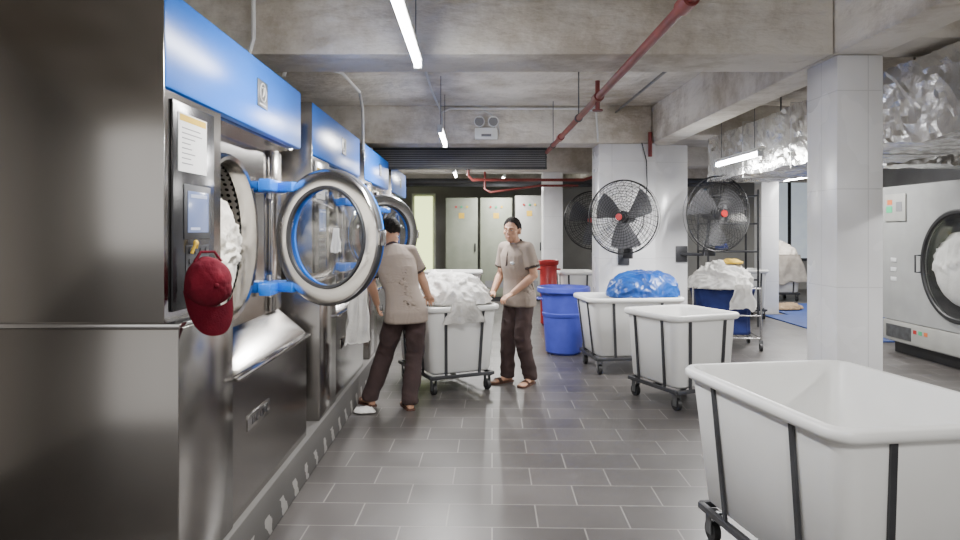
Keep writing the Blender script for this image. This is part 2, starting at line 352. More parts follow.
wl=['nearest stainless washing machine with blue top, open glass door and red cap hung on it',
    'second stainless blue-topped washing machine, behind the bending man, white cloth hanging out',
    'third blue-topped washing machine down the row, just beyond the bending man',
    'farthest blue-topped washing machine at the end of the left row']
w1['label']=wl[0]
for i in range(1,4):
    c=copy_tree(w1); c.location.y=2.45+2.24*i; c['label']=wl[i]
    for ch in c.children:
        if ch.name.startswith('door.'): ch.rotation_euler.z=R((0,40,62,-90)[i])
# ---------------------------------------------------------------- cloth
def heapmesh(rx,ry,h,seed,fold=.03,sub=6,low=.12,f=4.5,sharp=True):
    mb=MB(); bmesh.ops.create_icosphere(mb.bm,subdivisions=sub,radius=1)
    o=V((seed*7.3,seed*3.1,seed*1.7))
    for v in mb.bm.verts:
        n=v.co.copy()
        p=V((n.x*rx,n.y*ry,n.z*h*(1 if n.z>0 else low)))
        q=p+o
        big=noise.noise(q*2.4)*1.3
        w=noise.noise_vector(q*3)*.3
        r1=1-2*abs(noise.noise((q+w)*f))**.7; r2=1-2*abs(noise.noise((q+w)*f*2.2+V((3,3,3))))**.7
        r3=(1-2*abs(noise.noise((q+w*.5)*f*4.6+V((7,3,1))))**.8) if sharp else 0
        k=fold*(big+r1*.8+r2*(.5 if sharp else .3)+r3*.2)
        if n.z<-.1: k*=.2
        v.co=p+n*k
    return mb
def heap(name,label,cat,loc,rx,ry,h,mt,seed,fold=.03,group=None,low=.12,rz=0,f=4.5,sub=5,sharp=True):
    o=obj(name,heapmesh(rx,ry,h,seed,fold,sub,low,f,sharp),mt,None,loc,rz,ang=180); return tag(o,label,cat,group)
def sheet(name,label,cat,loc,w,h,mt,seed,axis='y',depth=.05,rz=0):
    mb=MB(); nx,nz=30,30; g=[]
    for i in range(nx+1):
        col=[]
        for j in range(nz+1):
            u=i/nx-.5; t=j/nz
            ww=w*(.55+.45*t)
            x=u*ww+.03*min(1,w*3)*noise.noise(V((t*3,seed,u)))
            y=depth*math.sin(u*17+2*noise.noise(V((u*2,t*2,seed))))*(.4+.6*t)+depth*.6*noise.noise(V((u*5,t*5,seed+4)))
            z=-t*h*(1+.16*noise.noise(V((u*4,seed+2,0))))
            p=V((x,y,z)) if axis=='x' else V((y,x,z))
            col.append(mb.bm.verts.new(p))
        g.append(col)
    for i in range(nx):
        for j in range(nz): mb.bm.faces.new((g[i][j],g[i+1][j],g[i+1][j+1],g[i][j+1]))
    bmesh.ops.solidify(mb.bm,geom=list(mb.bm.faces),thickness=.005)
    return tag(obj(name,mb,mt,None,loc,rz,ang=180),label,cat)
heap('drum_laundry','cream laundry packed in the drum of the nearest washing machine','laundry',(-1.62,3.46,1.36),.16,.30,.30,CREAM,3,.04,'laundry in washer drums',low=.75,sub=5,f=6)
heap('drum_laundry','cream laundry in the drum of the second washing machine','laundry',(-1.6,5.69,1.3),.22,.29,.26,CREAM,4,.04,'laundry in washer drums',low=.5)
heap('rumpled_cloth','rumpled cream cloth lying at the door opening of the nearest washing machine','laundry',(-1.325,3.54,1.40),.07,.24,.27,CREAM,11,.032,low=.95,f=8,sub=6)
sheet('hanging_cloth','white cloth trailing down out of the second washing machine','cloth',(-.93,5.55,1.16),.34,.52,LINEN,5,'x',.03,R(55))
heap('floor_rag','small white rag on the floor beside the bending man\'s foot','rag',(-.92,5.84,.012),.085,.05,.035,LINEN,21,.012,f=12,sub=4)
sheet('white_tag','small white tag on the glass of the nearest machine\'s open door','tag',(-.725,3.625,1.56),.07,.13,PAPER,2,'x',.003,R(-30))
# ---------------------------------------------------------------- cap
cx=thing('baseball_cap','maroon baseball cap hanging below the nearest washing machine\'s control panel','cap',(-1.012,2.62,1.345),R(-52))
mb=MB(); bmesh.ops.create_icosphere(mb.bm,subdivisions=5,radius=1)
bmesh.ops.delete(mb.bm,geom=[v for v in mb.bm.verts if v.co.x<-.02],context='VERTS')
for v in mb.bm.verts:
    n=v.co.copy(); a=math.atan2(n.z,n.y)
    k=1-.018*abs(math.cos(a*3))**16+.05*noise.noise(n*1.9)+.02*noise.noise(n*5)
    v.co=V((n.x*.105*k,n.y*.088*k,n.z*(.105 if n.z>0 else .092)*k))
bmesh.ops.solidify(mb.bm,geom=list(mb.bm.faces),thickness=.004)
obj('crown',mb,CAPR,cx,ang=180)
mb=MB(); g=[]
for i in range(29):
    a=-1+2*i/28; row=[]
    for j in range(9):
        t=j/8
        z0=-.02-.060*math.sqrt(max(0,1-a*a)); ln=.105*(max(0,1-abs(a)**3.5))**.5
        arch=math.sqrt(max(0,1-a*a))
        row.append(mb.bm.verts.new((.012+.062*arch+.025*t-.03*t*(1-arch),.0885*a*(1+.03*t),z0-ln*t)))
    g.append(row)
for i in range(28):
    for j in range(8): mb.bm.faces.new((g[i][j],g[i+1][j],g[i+1][j+1],g[i][j+1]))
bmesh.ops.solidify(mb.bm,geom=list(mb.bm.faces),thickness=.006)
obj('brim',mb,CAPR,cx)
obj('button',MB().ell((.108,0,.0),.007,.010,.010,sub=2),CAPR,cx)
obj('strap',MB().tube([(.01,-.05,.085),(-.0,-.025,.122),(-.0,.025,.122),(.01,.05,.085)],.006,6),CAPR,cx)
tag(obj('yellow_tie',MB().tube([(0,-.02,-.02),(.010,-.01,.015),(.010,.01,.02),(.004,.015,0)],.006,6).ell((.008,0,.02),.010,.014,.012,sub=2),YELLOW,None,(-1.08,2.66,1.48)),'small yellow tie hooked on the panel above the maroon cap','tie')
# ---------------------------------------------------------------- carts
def rrect(w,l,r,z,n=6):
    pts=[]
    for cx_,cy_,a0 in ((w/2-r,l/2-r,0),(-w/2+r,l/2-r,90),(-w/2+r,-l/2+r,180),(w/2-r,-l/2+r,270)):
        for i in range(n+1):
            a=R(a0+90*i/n); pts.append(V((cx_+r*math.cos(a),cy_+r*math.sin(a),z)))
    return pts
CG='white plastic laundry carts'
def cart(label,x,y,rz,Wd,L,H=.83):
    t=thing('laundry_cart',label,'laundry cart',(x,y,0),R(rz),CG)
    b=.80; bl=.85
    rings=[rrect(Wd*b-.06,L*bl-.06,.05,.185),rrect(Wd*b,L*bl,.07,.21),rrect(Wd-.07,L-.07,.09,H-.06),rrect(Wd-.02,L-.02,.1,H-.05),rrect(Wd,L,.105,H-.035),rrect(Wd,L,.105,H-.012),
           rrect(Wd-.02,L-.02,.1,H),rrect(Wd-.07,L-.07,.09,H),rrect(Wd-.1,L-.1,.085,H-.025),rrect(Wd*b-.04,L*bl-.04,.06,.24),rrect(Wd*b-.12,L*bl-.12,.05,.225)]
    obj('tub',MB().loft(rings),WHITEP,t,ang=50)
    fr=MB(); w2,l2=Wd*.82/2,L*.87/2
    z=.165
    fr.box(-w2,w2,-l2-.015,-l2+.015,z-.015,z+.015,.003).box(-w2,w2,l2-.015,l2+.015,z-.015,z+.015,.003)
    fr.box(-w2-.015,-w2+.015,-l2,l2,z-.015,z+.015,.003).box(w2-.015,w2+.015,-l2,l2,z-.015,z+.015,.003)
    fr.box(-w2,w2,-.02,.02,z-.012,z+.012)
    obj('base_frame',fr,DGREY,t)
    def bar(fx,fy):
        mb=MB()
        if abs(fx)==1:
            y_b=fy*L*bl/2; y_t=fy*L*.9/2
            p0=V((fx*(Wd*b/2+.008),y_b,.15)); p1=V((fx*(Wd/2-.027),y_t,H-.05)); wd=V((0,.013,0)); th=V((fx*.006,0,0))
        else:
            x_b=fx*Wd*b/2; x_t=fx*Wd*.9/2
            p0=V((x_b,fy*(L*bl/2+.008),.15)); p1=V((x_t,fy*(L/2-.027),H-.05)); wd=V((.013,0,0)); th=V((0,fy*.006,0))
        mb.loft([[p-wd-th,p+wd-th,p+wd+th,p-wd+th] for p in (p0,p1)])
        obj('upright_bar',mb,DGREY,t)
    for s in (-1,1):
        for q in (-.55,.55): bar(s,q); bar(q,s)
    for sx in (-1,1):
        for sy in (-1,1):
            X,Y=sx*(w2-.04),sy*(l2-.05)
            c=obj('caster',MB().box(X-.035,X+.035,Y-.035,Y+.035,.138,.15,.002).box(X-.026,X-.02,Y-.025,Y+.025,.04,.14).box(X+.02,X+.026,Y-.025,Y+.025,.04,.14),GALV,t)
            obj('wheel',MB().cyl((X-.017,Y,.052),(X+.017,Y,.052),.052,20).cyl((X-.024,Y,.052),(X+.024,Y,.052),.014,10),BLACK,c)
    return t
cart('large empty white laundry cart with grey upright bars, nearest the camera at right',1.60,3.02,9,.92,1.22,.86)
cart('empty white laundry cart standing just right of the aisle\'s middle, second nearest',1.88,6.3,22,.76,.80,.82)
cart('white laundry cart topped with a heap of blue plastic film',1.72,7.75,6,1.08,.78,.82)
cart('white laundry cart piled with white laundry between the two men',-.30,6.98,25,.78,1.06,.83)
cart('distant white laundry cart seen between the two men, before the cabinets',-.35,11.9,0,1.0,.75,.85)
cart('distant white laundry cart behind the blue tub and beside the red bin',1.72,11.75,0,.62,.75,.86)
cart('distant white laundry cart heaped with cream towelling near the far windows',6.75,15.3,0,.75,.8,.82)
cart('distant empty white laundry cart beyond the right fan and its rack',4.80,12.2,0,.6,.7,.86)
heap('laundry_pile','big rumpled pile of white laundry on the cart between the two men','laundry',(-.26,6.96,.85),.38,.47,.25,LINEN,8,.05,rz=R(25),low=.22,sub=6)
sheet('draped_sheet','white sheet hanging over the front rim of the piled cart','cloth',(-.09,6.455,.875),.46,.2,LINEN,9,'x',.012,R(25))
heap('plastic_film','crumpled blue plastic film heaped on a white laundry cart','plastic film',(1.90,7.75,.82),.39,.30,.29,BAGB,5,.026,rz=R(6),low=.25,f=6,sub=6,sharp=False)
heap('towel_pile','cream towelling heaped on a distant cart near the windows','laundry',(6.75,15.3,.84),.36,.37,.40,BEIGE,14,.05,low=.25)
sheet('towel_drape','cream towel hanging over the front of the distant cart','cloth',(6.75,14.84,1.02),1.0,.6,BEIGE,6,'x',.02)
heap('brown_cloth','flat brown cloth lying on the distant blue mat','cloth',(6.0,13.3,.04),.3,.22,.09,BROWNC,16,.03)
mb=MB()
mb.loft([[V((x,y,z)) for x,y in ((5.22,9.5),(8.2,9.5),(8.2,14.4),(5.72,14.4),(5.72,12.5),(5.22,12.5))] for z in (.001,.018)])
tag(obj('floor_mat',mb,MATB),'blue mat on the floor near the far windows','mat')
t=thing('bag_trolley','chrome trolley holding a navy bag of white laundry, right of the empty cart','trolley',(3.3,9.2,0),R(-8))
mb=MB(); w2,l2=.42,.32
for sx in (-1,1):
    for sy in (-1,1): mb.cyl((sx*w2,sy*l2,.13),(sx*w2,sy*l2,.82),.014,10)
for z in (.16,.45,.8):
    mb.tube([(-w2,-l2,z),(w2,-l2,z),(w2,l2,z),(-w2,l2,z)],.011,8,closed=True)
for k in range(9): mb.cyl((-w2+.09*k+.05,-l2,.16),(-w2+.09*k+.05,l2,.16),.005,6)
obj('frame',mb,CHROME,t)
# sagging canvas bag: soft-sided loft with folds
rings=[]
for i in range(15):
    u=i/14; z=.19+.60*u; wd=.68+.10*u-.06*math.sin(PI*u); ld=.48+.10*u-.05*math.sin(PI*u)
    base=rrect(wd,ld,.11,z,8); rr=[]
    for k,p in enumerate(base):
        q=V((p.x*5,p.y*5,z*2)); d=V((p.x,p.y,0)).normalized()
        rr.append(p+d*(.022*noise.noise(q)+.012*math.sin(k*1.3+z*4))*min(1,(1.02-u)*3)+V((0,0,.012*math.sin(k*.8)*u)))
    rings.append(rr)
rings.append(rrect(.72,.52,.1,.79,8)); rings.append(rrect(.7,.5,.1,.70,8))
obj('bag',MB().loft(rings),NAVY,t,ang=180)
for sx in (-1,1):
    for sy in (-1,1): 
        c=obj('caster',MB().box(sx*w2-.02,sx*w2+.02,sy*l2-.02,sy*l2+.02,.09,.14),GALV,t)
        obj('wheel',MB().cyl((sx*w2-.015,sy*l2,.05),(sx*w2+.015,sy*l2,.05),.05,16),BLACK,c)
heap('laundry_pile','white laundry heaped on the navy bag trolley','laundry',(3.28,9.17,.80),.43,.33,.28,LINEN,18,.05,low=.12,sub=6)
heap('yellow_cloth','folded yellow cloth on top of the trolley\'s white laundry','cloth',(3.40,9.10,1.11),.13,.11,.04,YELLOW,19,.02,f=9,sub=4)
sheet('hanging_cloth','white cloth hanging over the front of the navy bag trolley','cloth',(3.42,8.78,.86),.35,.32,LINEN,15,'x',.012,R(-8))
def barrel(name,label,cat,x,y,r0,r1,h,mt,fl=.018):
    t=thing(name,label,cat,(x,y,0))
    rb=lambda u: r0+(r1-.01-r0)*u
    obj('shell',MB().lathe([(.01,0),(r0-.03,0),(r0,.03),(rb(.55),h*.55),(rb(.55)+.008,h*.56),(rb(.62)+.008,h*.61),(rb(.62),h*.62),(r1-.01,h-.09),(r1+fl*.6,h-.075),(r1+fl,h-.06),(r1+fl,h-.012),(r1+fl-.012,h),(r1-.012,h-.012),(r1-.025,h-.06),(r0-.02,.04),(.01,.03)],None,48,closed=False),mt,t)
    for s in (-1,1): obj('handle',MB().tube([(s*(r1-.02),-.07,h-.15),(s*(r1+.035),-.05,h-.15),(s*(r1+.035),.05,h-.15),(s*(r1-.02),.07,h-.15)],.012,8),mt,t)
barrel('tub','rounded violet-blue plastic tub with flared rim, right of the standing man','tub',1.13,8.7,.225,.295,.84,BLUEB,.04)
barrel('waste_bin','tall red plastic bin behind the standing man','bin',1.22,11.3,.13,.15,1.06,REDB)
# ---------------------------------------------------------------- fans
def fan(label,loc,yaw,r,mount):
    t=thing('wall_fan',label,'fan',loc,R(yaw),'large black industrial fans')
    mb=MB()
    for k in range(13):
        q=.12+.88*k/12
        y=-.10*math.sqrt(max(0,1-q*q))-.02
        mb.ring((0,y,0),r*q,.0030 if k<12 else .009,'y',48,4)
    for k in range(6): mb.ring((0,.12-.07*(.4+.6*k/5)**2,0),r*(.3+.7*k/5),.0028,'y',40,4)
    for k in range(44):
        a=2*PI*k/44; pts=[]
        for i in range(7):
            q=.12+.88*i/6; b=a+.5*(1-q)
            pts.append((r*q*math.cos(b),-.10*math.sqrt(max(0,1-q*q))-.02,r*q*math.sin(b)))
        mb.tube(pts,.0026,4)
    for k in range(24):
        a=2*PI*k/24; mb.tube([(r*math.cos(a),-.02,r*math.sin(a)),(r*.7*math.cos(a),.09,r*.7*math.sin(a)),(r*.2*math.cos(a),.12,r*.2*math.sin(a))],.0026,4)
    obj('guard',mb,BLACK,t)
    obj('guard_badge',MB().cyl((0,-.13,0),(0,-.115,0),r*.09,20),REDB,t)
    for k in range(3):
        a0=2*PI*k/3+.4; g=[]; mb=MB()
        for i in range(7):
            q=.12+.74*i/6; row=[]
            for j in range(6):
                s=j/5-.5; a=a0+s*(1.25-.35*q)+.25*q
                row.append(mb.bm.verts.new((r*q*math.cos(a),.02+s*.10,r*q*math.sin(a))))
            g.append(row)
        for i in range(6):
            for j in range(5): mb.bm.faces.new((g[i][j],g[i+1][j],g[i+1][j+1],g[i][j+1]))
        bmesh.ops.solidify(mb.bm,geom=list(mb.bm.faces),thickness=.004)
        obj('blade',mb,GREY,t)
    obj('motor',MB().cyl((0,.0,0),(0,.22,0),.075,24,.065).cyl((0,-.06,0),(0,.0,0),.05,20),BLACK,t)
    iv=M.Rotation(-R(yaw),4,'Z')
    mb=MB(); pts=[iv@(V(p)-V(loc)) for p in mount]
    mb.tube(pts,.02,10)
    obj('bracket',mb,DGREY,t)
    obj('mount_plate',MB().box(-.07,.07,-.012,.012,-.1,.1,.003,m=M.Translation(pts[-1])@iv.to_4x4()) if mount[-1][2]>.2 else MB().cyl(pts[-1]+V((0,0,-.02)),pts[-1]+V((0,0,.02)),.22,28),DGREY,t)
    obj('junction_box',MB().box(-.05,.05,.1,.18,-r-.06,-r+.06,.01),BLACK,t)
    return t
fan('large black wall fan mounted on the white tiled pillar, left of the other wall fan',(1.74,8.05,1.70),-36,.43,[(1.80,8.2,1.70),(1.84,8.28,1.4),(1.84,8.36,1.22),(1.84,8.485,1.22)])
fan('large black fan right of the white pillars, above the navy bag trolley',(2.86,8.1,1.74),18,.44,[(2.82,8.25,1.74),(2.82,8.34,1.45),(2.80,8.45,1.25),(2.6,8.62,1.25),(2.6,8.645,1.25)])
fan('farther black fan on a stand, half hidden behind the left white pillar',(1.81,10.55,1.70),-25,.44,[(1.88,10.7,1.70),(1.94,10.8,1.3),(1.94,10.8,.03)])
# ---------------------------------------------------------------- lights
def tube_light(label,x,y0,y1,z,ztop,E):
    t=thing('tube_light',label,'light',(x,(y0+y1)/2,z),0,'suspended fluorescent tube lights'); h=(y1-y0)/2
    obj('housing',MB().box(-.028,.028,-h,h,.022,.055,.006),WHITEB,t)
    obj('tube',MB().cyl((0,-h+.03,0),(0,h-.03,0),.02,14),TUBE,t)
    for s in (-1,1):
        obj('end_cap',MB().box(-.025,.025,min(s*h,s*(h-.03)),max(s*h,s*(h-.03)),-.024,.022,.004),WHITEB,t)
        obj('suspension_wire',MB().cyl((0,s*.75*h,.055),(0,s*.75*h,ztop-z+.004),.004,6),GALV,t)
    l=D.lights.new('tube_lamp','AREA'); l.shape='RECTANGLE'; l.size=.06; l.size_y=2*h; l.energy=E*2.7; l.color=(1,.985,.965)
    lo=D.objects.new('tube_lamp',l); COL.objects.link(lo); lo.location=(x,(y0+y1)/2,z-.03)
tube_light('nearest suspended white tube light over the aisle',-.33,2.75,4.07,2.52,ZC,34)
tube_light('second suspended tube light over the aisle, above the cart of laundry',-.33,6.7,7.95,2.52,ZC,46)
tube_light('third small distant tube light over the aisle',-.33,11.3,12.5,2.52,ZC,42)
tube_light('suspended tube light beside the foil duct on the right',2.62,6.3,7.45,2.25,ZC,40)
tube_light('added unseen fill tube light over the camera position',.6,-.9,.4,2.85,ZC,46)  # unseen lamp, added to light the foreground
tube_light('added unseen fill tube light over the right bay near the pillar',4.6,2.6,3.9,2.6,ZC,58)  # out-of-view lamp added to brighten the right bay
tube_light('added fill tube light over the right bay by the grey dryer',4.3,8.2,9.5,2.6,ZC,34)  # lamp added as fill around the dryer
tube_light('added fill tube light over the far right bay',6.2,11.2,12.4,2.6,ZC,38)  # extra lamp, added to light the far right bay
tube_light('added fill tube light over the far right cart of towels',6.6,13.5,14.7,2.6,ZC,34)  # lamp added to lift the dim towel cart
tube_light('added fill tube light over the far cabinets',.6,13.5,14.6,2.6,ZC,42)  # lamp added as fill for the far end of the aisle
# ---------------------------------------------------------------- overhead
t=thing('emergency_light','white twin-head emergency light on the concrete beam','emergency light',(.15,8.495,2.75))
obj('body',MB().box(-.14,.14,-.09,0,-.09,.05,.012),WHITEB,t)
for s in (-.085,.085):
    h=obj('lamp_head',MB().cyl((s,-.02,.13),(s,-.10,.12),.055,20,.068).cyl((s,-.05,.03),(s,-.05,.10),.02,10),WHITEB,t)
    obj('lens',MB().cyl((s,-.10,.12),(s,-.106,.12),.055,20),GREY,h)
obj('status_strip',MB().box(-.06,.06,-.094,-.09,-.06,-.03),GREY,t)
t=thing('louvre_unit','long black slatted air unit hung under the beam across the aisle','air unit',(-.18,9.0,2.37))
obj('casing',MB().box(-1.14,1.13,.0,.15,-.02,.26,.01).box(-1.14,1.13,-.015,0.001,-.03,.0).box(-1.14,1.13,-.015,0.001,.11,.14).box(-1.14,1.13,-.015,0.001,.24,.27),BLACK,t)
mb=MB()
for k in range(8):
    z=.01+k*.028
    mb.box(-1.12,1.11,-.018,.0,z,z+.01)
obj('slats',mb,GREY,t)
for x in (-.8,.9): obj('hanger',MB().cyl((x,.1,.26),(x,.1,ZC-2.366),.008,6),GALV,t)
t=thing('sprinkler_pipe','long red sprinkler pipe running under the beams over the aisle','pipe',(.94,0,2.555))
obj('pipe_run',MB().cyl((0,-2,0),(0,8.9,0),.026,14),REDP,t)
for y in (3.05,5.25,7.5):
    obj('coupling',MB().cyl((0,y-.07,0),(0,y+.07,0),.038,16),REDP,t)
obj('sprinkler_head',MB().cyl((0,5.25,-.1),(0,5.25,.13),.018,10).cyl((0,5.25,-.1),(0,5.25,-.09),.04,12),REDP,t)
for y in (2.2,6.2,8.2): obj('hanger',MB().ring((0,y,0),.032,.006,'y',16,6).cyl((0,y,.025),(0,y,ZC-2.551),.006,6),GALV,t)
def pipe(name,label,path,r,mt,cat='pipe',n=8):
    p0=V(path[0]); return tag(obj(name,MB().tube([V(p)-p0 for p in path],r,n),mt,None,p0),label,cat)
pipe('red_pipe','red branch pipe crossing behind the black air unit',[(-.1,12.0,3.06),(-.1,12.0,2.5),(-.02,12.0,2.42),(1.9,12.0,2.42),(2.15,12.0,2.5),(2.3,12.0,2.62)],.026,REDP)
pipe('red_pipe','lower red pipe rising in front of the far tiled pillar',[(.2,12.72,2.62),(.2,12.66,2.3),(.3,12.6,2.24),(1.2,12.6,2.36),(1.9,12.6,2.36)],.022,REDP)
pipe('red_pipe','red upright pipe beside the white pillars\' top',[(2.16,8.46,2.45),(2.16,8.46,2.75)],.024,REDP)
pipe('conduit','white conduit from the ceiling down to the second washing machine',[(-1.3,4.72,2.6),(-1.28,4.75,2.75),(-1.2,6.3,2.98),(-1.12,6.75,2.9),(-1.1,6.8,2.75),(-1.1,6.85,2.35)],.014,WHITEB)
pipe('conduit','white conduit from the ceiling running over the nearest washing machine',[(-1.33,4.16,3.08),(-1.33,4.16,2.7),(-1.36,4.1,2.52),(-1.36,4.0,2.43)],.014,WHITEB)
pipe('conduit','white conduit along the beam face beside the emergency light',[(-.42,8.47,2.98),(-.3,8.47,3.04),(1.35,8.47,3.04),(1.5,8.47,3.0),(1.52,8.47,2.7),(1.52,8.47,2.63)],.013,WHITEB)
pipe('conduit','grey conduit curving down beside the second tube light',[(-.46,6.2,3.06),(-.44,7.2,3.0),(-.40,8.3,2.98),(-.39,8.47,2.9),(-.39,8.47,2.64)],.012,LGREY)
pipe('cable','thin white cable dropping to the emergency light',[(.12,8.485,3.02),(.2,8.485,2.98),(.28,8.485,2.9),(.31,8.485,2.78),(.31,8.485,2.72)],.007,WHITEB)
pipe('cable','black cable looping from the beam to the left wall fan',[(2.06,8.47,2.62),(2.12,8.48,2.4),(2.12,8.45,2.1),(2.03,8.3,1.6),(1.85,8.2,1.35)],.007,BLACK)
pipe('conduit','grey conduit running along the right side of the aisle ceiling',[(1.75,4.68,3.0),(1.75,8.5,3.0)],.014,GALV)
for i,(y,z) in enumerate(((13.35,2.5),(14.9,2.53))):
    pipe('cable_tray_pipe','dark %s pipe crossing the far ceiling'%('nearer','farther')[i],[(-2.75,y,z),(5,y,z),(5.3,y,z+.1),(5.3,y,3.07)],.05,DGREY)
def duct(label,x0,x1,y0,y1,z0,z1,seed,ax='y'):
    w,l,h=x1-x0,y1-y0,z1-z0
    t=thing('foil_duct',label,'duct',(x0,y0,z0)); mb=MB()
    st=.04
    def seg(a,b):
        n=max(2,int((V(b)-V(a)).length/st)); return [V(a).lerp(V(b),i/n) for i in range(n)]
    if ax=='y':
        loop=seg((0,0,0),(w,0,0))+seg((w,0,0),(w,0,h))+seg((w,0,h),(0,0,h))+seg((0,0,h),(0,0,0)); D_=V((0,1,0)); Ln=l
    else:
        loop=seg((0,0,0),(0,l,0))+seg((0,l,0),(0,l,h))+seg((0,l,h),(0,0,h))+seg((0,0,h),(0,0,0)); D_=V((1,0,0)); Ln=w
    nr=int(Ln/st)
    mb.loft([[p+D_*(Ln*i/nr) for p in loop] for i in range(nr+1)])
    bmesh.ops.triangulate(mb.bm,faces=[f for f in mb.bm.faces if len(f.verts)==4],quad_method='ALTERNATE')
    rnd=random.Random(seed)
    for v in mb.bm.verts:
        q=v.co*3.5+V((seed,0,0)); q2=V((v.co.x*3,v.co.y*1.6,v.co.z*3))*2.6+V((0,seed,0))
        r_=(1-2*abs(noise.noise(q2)))*.016
        v.co+=noise.noise_vector(q)*.018+noise.noise_vector(q*.8+V((9,9,9))).normalized()*r_+V((rnd.uniform(-1,1),rnd.uniform(-1,1),rnd.uniform(-1,1)))*.0058
    obj('foil_wrap',mb,FOIL,t,ang=12)
    if ax=='y':
        for k in range(5):
            y=.25+k*1.1
            if y>l-.1: break
            obj('strap',MB().tube([(-.025,y,-.025),(w+.025,y,-.025),(w+.025,y,h+.025),(-.025,y,h+.025)],.006,6,closed=True),SILV,t)
            obj('hanger',MB().cyl((w*.5,y,h),(w*.5,y,ZC-z0+.004),.008,6),GALV,t)
    else:
        for x in (.5,2.0,3.4):
            obj('hanger',MB().cyl((x,l/2,h-.02),(x,l/2,ZC-z0+.004),.008,6),GALV,t)
    return t
duct('silver foil-wrapped duct under the ceiling right of the pillars',2.85,3.6,2.6,8.4,2.13,2.66,3)
duct('second foil-wrapped duct crossing behind, above the grey dryer',3.75,7.5,7.4,7.9,2.25,2.64,9,'x')
# ---------------------------------------------------------------- dryer on the right
t=thing('tumble_dryer','large grey industrial dryer with round door at the right edge','dryer',(5.3,8.95,0))
cyl_=-1.42; cz=1.15
obj('cabinet',MB().box(.03,1.8,-2.6,-2.56,.14,2.1,.01).box(.03,1.8,-.04,0,.14,2.1,.01).box(.03,1.8,-2.6,0,2.06,2.1,.01).box(.03,1.8,-2.6,0,.14,.18,.01).box(1.76,1.8,-2.6,0,.14,2.1,.01),DRYER,t)
obj('front_plate',plate_hole(-2.6,0,.42,2.1,cyl_,cz,.60,.0,.03),DRYER,t)
obj('lower_panel',MB().box(-.01,.03,-2.58,-.02,.16,.41,.006),BEIGEC,t)
for y in (-.35,-2.2): obj('vent_grille',MB().box(-.015,-.008,y-.25,y+.25,.2,.36),GALV,t)
obj('base',MB().box(.1,1.7,-2.5,-.1,.0,.14),BLACK,t)
obj('door_ring',MB().lathe([(.63,-.0),(.63,-.025),(.615,-.035),(.585,-.032),(.575,-.02),(.575,-.0)],XAX(cyl_,cz),64),BLACK,t)
obj('drum',MB().lathe([(.59,.03),(.60,.9),(.02,.92),(.02,.94),(.62,.93),(.62,.03)],XAX(cyl_,cz),48),DGREY,t)
prof=[(.575,-.015)]+[(.575*math.cos(a),-.015-.02*math.sin(a)) for a in (.4,.8,1.2)]+[(.005,-.035)]
obj('door_glass',MB().lathe(prof,XAX(cyl_,cz),48,closed=False),GLASS,t)
obj('door_handle',MB().tube([(-.01,cyl_+.635,cz-.1),(-.08,cyl_+.635,cz-.1),(-.08,cyl_+.635,cz+.1),(-.01,cyl_+.635,cz+.1)],.011,8),DGREY,t)
cp=obj('control_box',MB().box(-.02,.0,-.50,-.08,1.66,2.0,.006),BEIGEC,t)
obj('orange_label',MB().box(-.024,-.02,-.24,-.14,1.87,1.93),ORANGE,cp)
obj('green_label',MB().box(-.024,-.02,-.24,-.12,1.77,1.85),GREEN,cp)
obj('screen',MB().box(-.024,-.02,-.44,-.32,1.78,1.9),GREY,cp)
for k in range(3): obj('side_latch',MB().box(-.006,0,-.3,-.18,1.15-.12*k,1.2-.12*k,.002),LGREY,t)
obj('red_sticker',MB().box(-.014,-.01,-.7,-.64,.3,.345),REDB,t)
obj('green_sticker',MB().box(-.014,-.01,-.80,-.74,.3,.345),GREEN,t)
obj('orange_sticker',MB().box(-.014,-.01,-.90,-.84,.3,.345),ORANGE,t)
heap('dryer_laundry','white laundry behind the round glass of the dryer','laundry',(5.46,7.66,1.12),.16,.46,.38,LINEN,31,.03,low=1.15,sub=5,f=6)
# ---------------------------------------------------------------- far background
def cabinet(label,x0,x1,y,h,mt,nd=1):
    t=thing('electrical_cabinet',label,'cabinet',(x0,y,0),0,'electrical cabinets at the end of the aisle'); w=x1-x0
    obj('body',MB().box(0,w,0,.5,.1,h,.006),mt,t); obj('plinth',MB().box(.02,w-.02,.02,.48,0,.1),BLACK,t)
    for k in range(nd):
        a=w*k/nd+.012; b=w*(k+1)/nd-.012
        d=obj('door',MB().box(a,b,-.025,0,.14,h-.03,.005),mt,t)
        obj('handle',MB().box(b-.06,b-.03,-.05,-.025,h*.48,h*.48+.18,.004),BLACK,d)
        obj('vent',MB().box(a+.1,b-.1,-.03,-.025,.3,.45),GREY,d)
        obj('warning_label',MB().box((a+b)/2-.06,(a+b)/2+.06,-.029,-.025,h-.45,h-.33),YELLOW,d)
        for q in range(3): obj('indicator_lamp',MB().cyl(((a+b)/2-.12+.12*q,-.025,h-.2),((a+b)/2-.12+.12*q,-.045,h-.2),.025,10),(REDB,GREEN,YELLOW)[q],d)
cabinet('left grey-green electrical cabinet at the end of the aisle',-.62,.08,15,2.25,GREENC)
cabinet('middle grey-green electrical cabinet beside the standing man\'s head',.13,.83,15,2.25,GREENC)
cabinet('paler grey electrical cabinet right of the standing man, far end',.9,1.5,15,2.3,BEIGEC)
t=thing('storage_rack','tall dark metal storage rack behind the right fan','rack',(4.15,11.3,0))
for sx in (-.4,.4):
    for sy in (-.25,.25): obj('upright',MB().box(sx-.013,sx+.013,sy-.013,sy+.013,0,2.2),DGREY,t)
for z in (.3,.75,1.2,1.65,2.1): obj('shelf',MB().box(-.4,.4,-.26,.26,z-.012,z+.012,.003),DGREY,t)
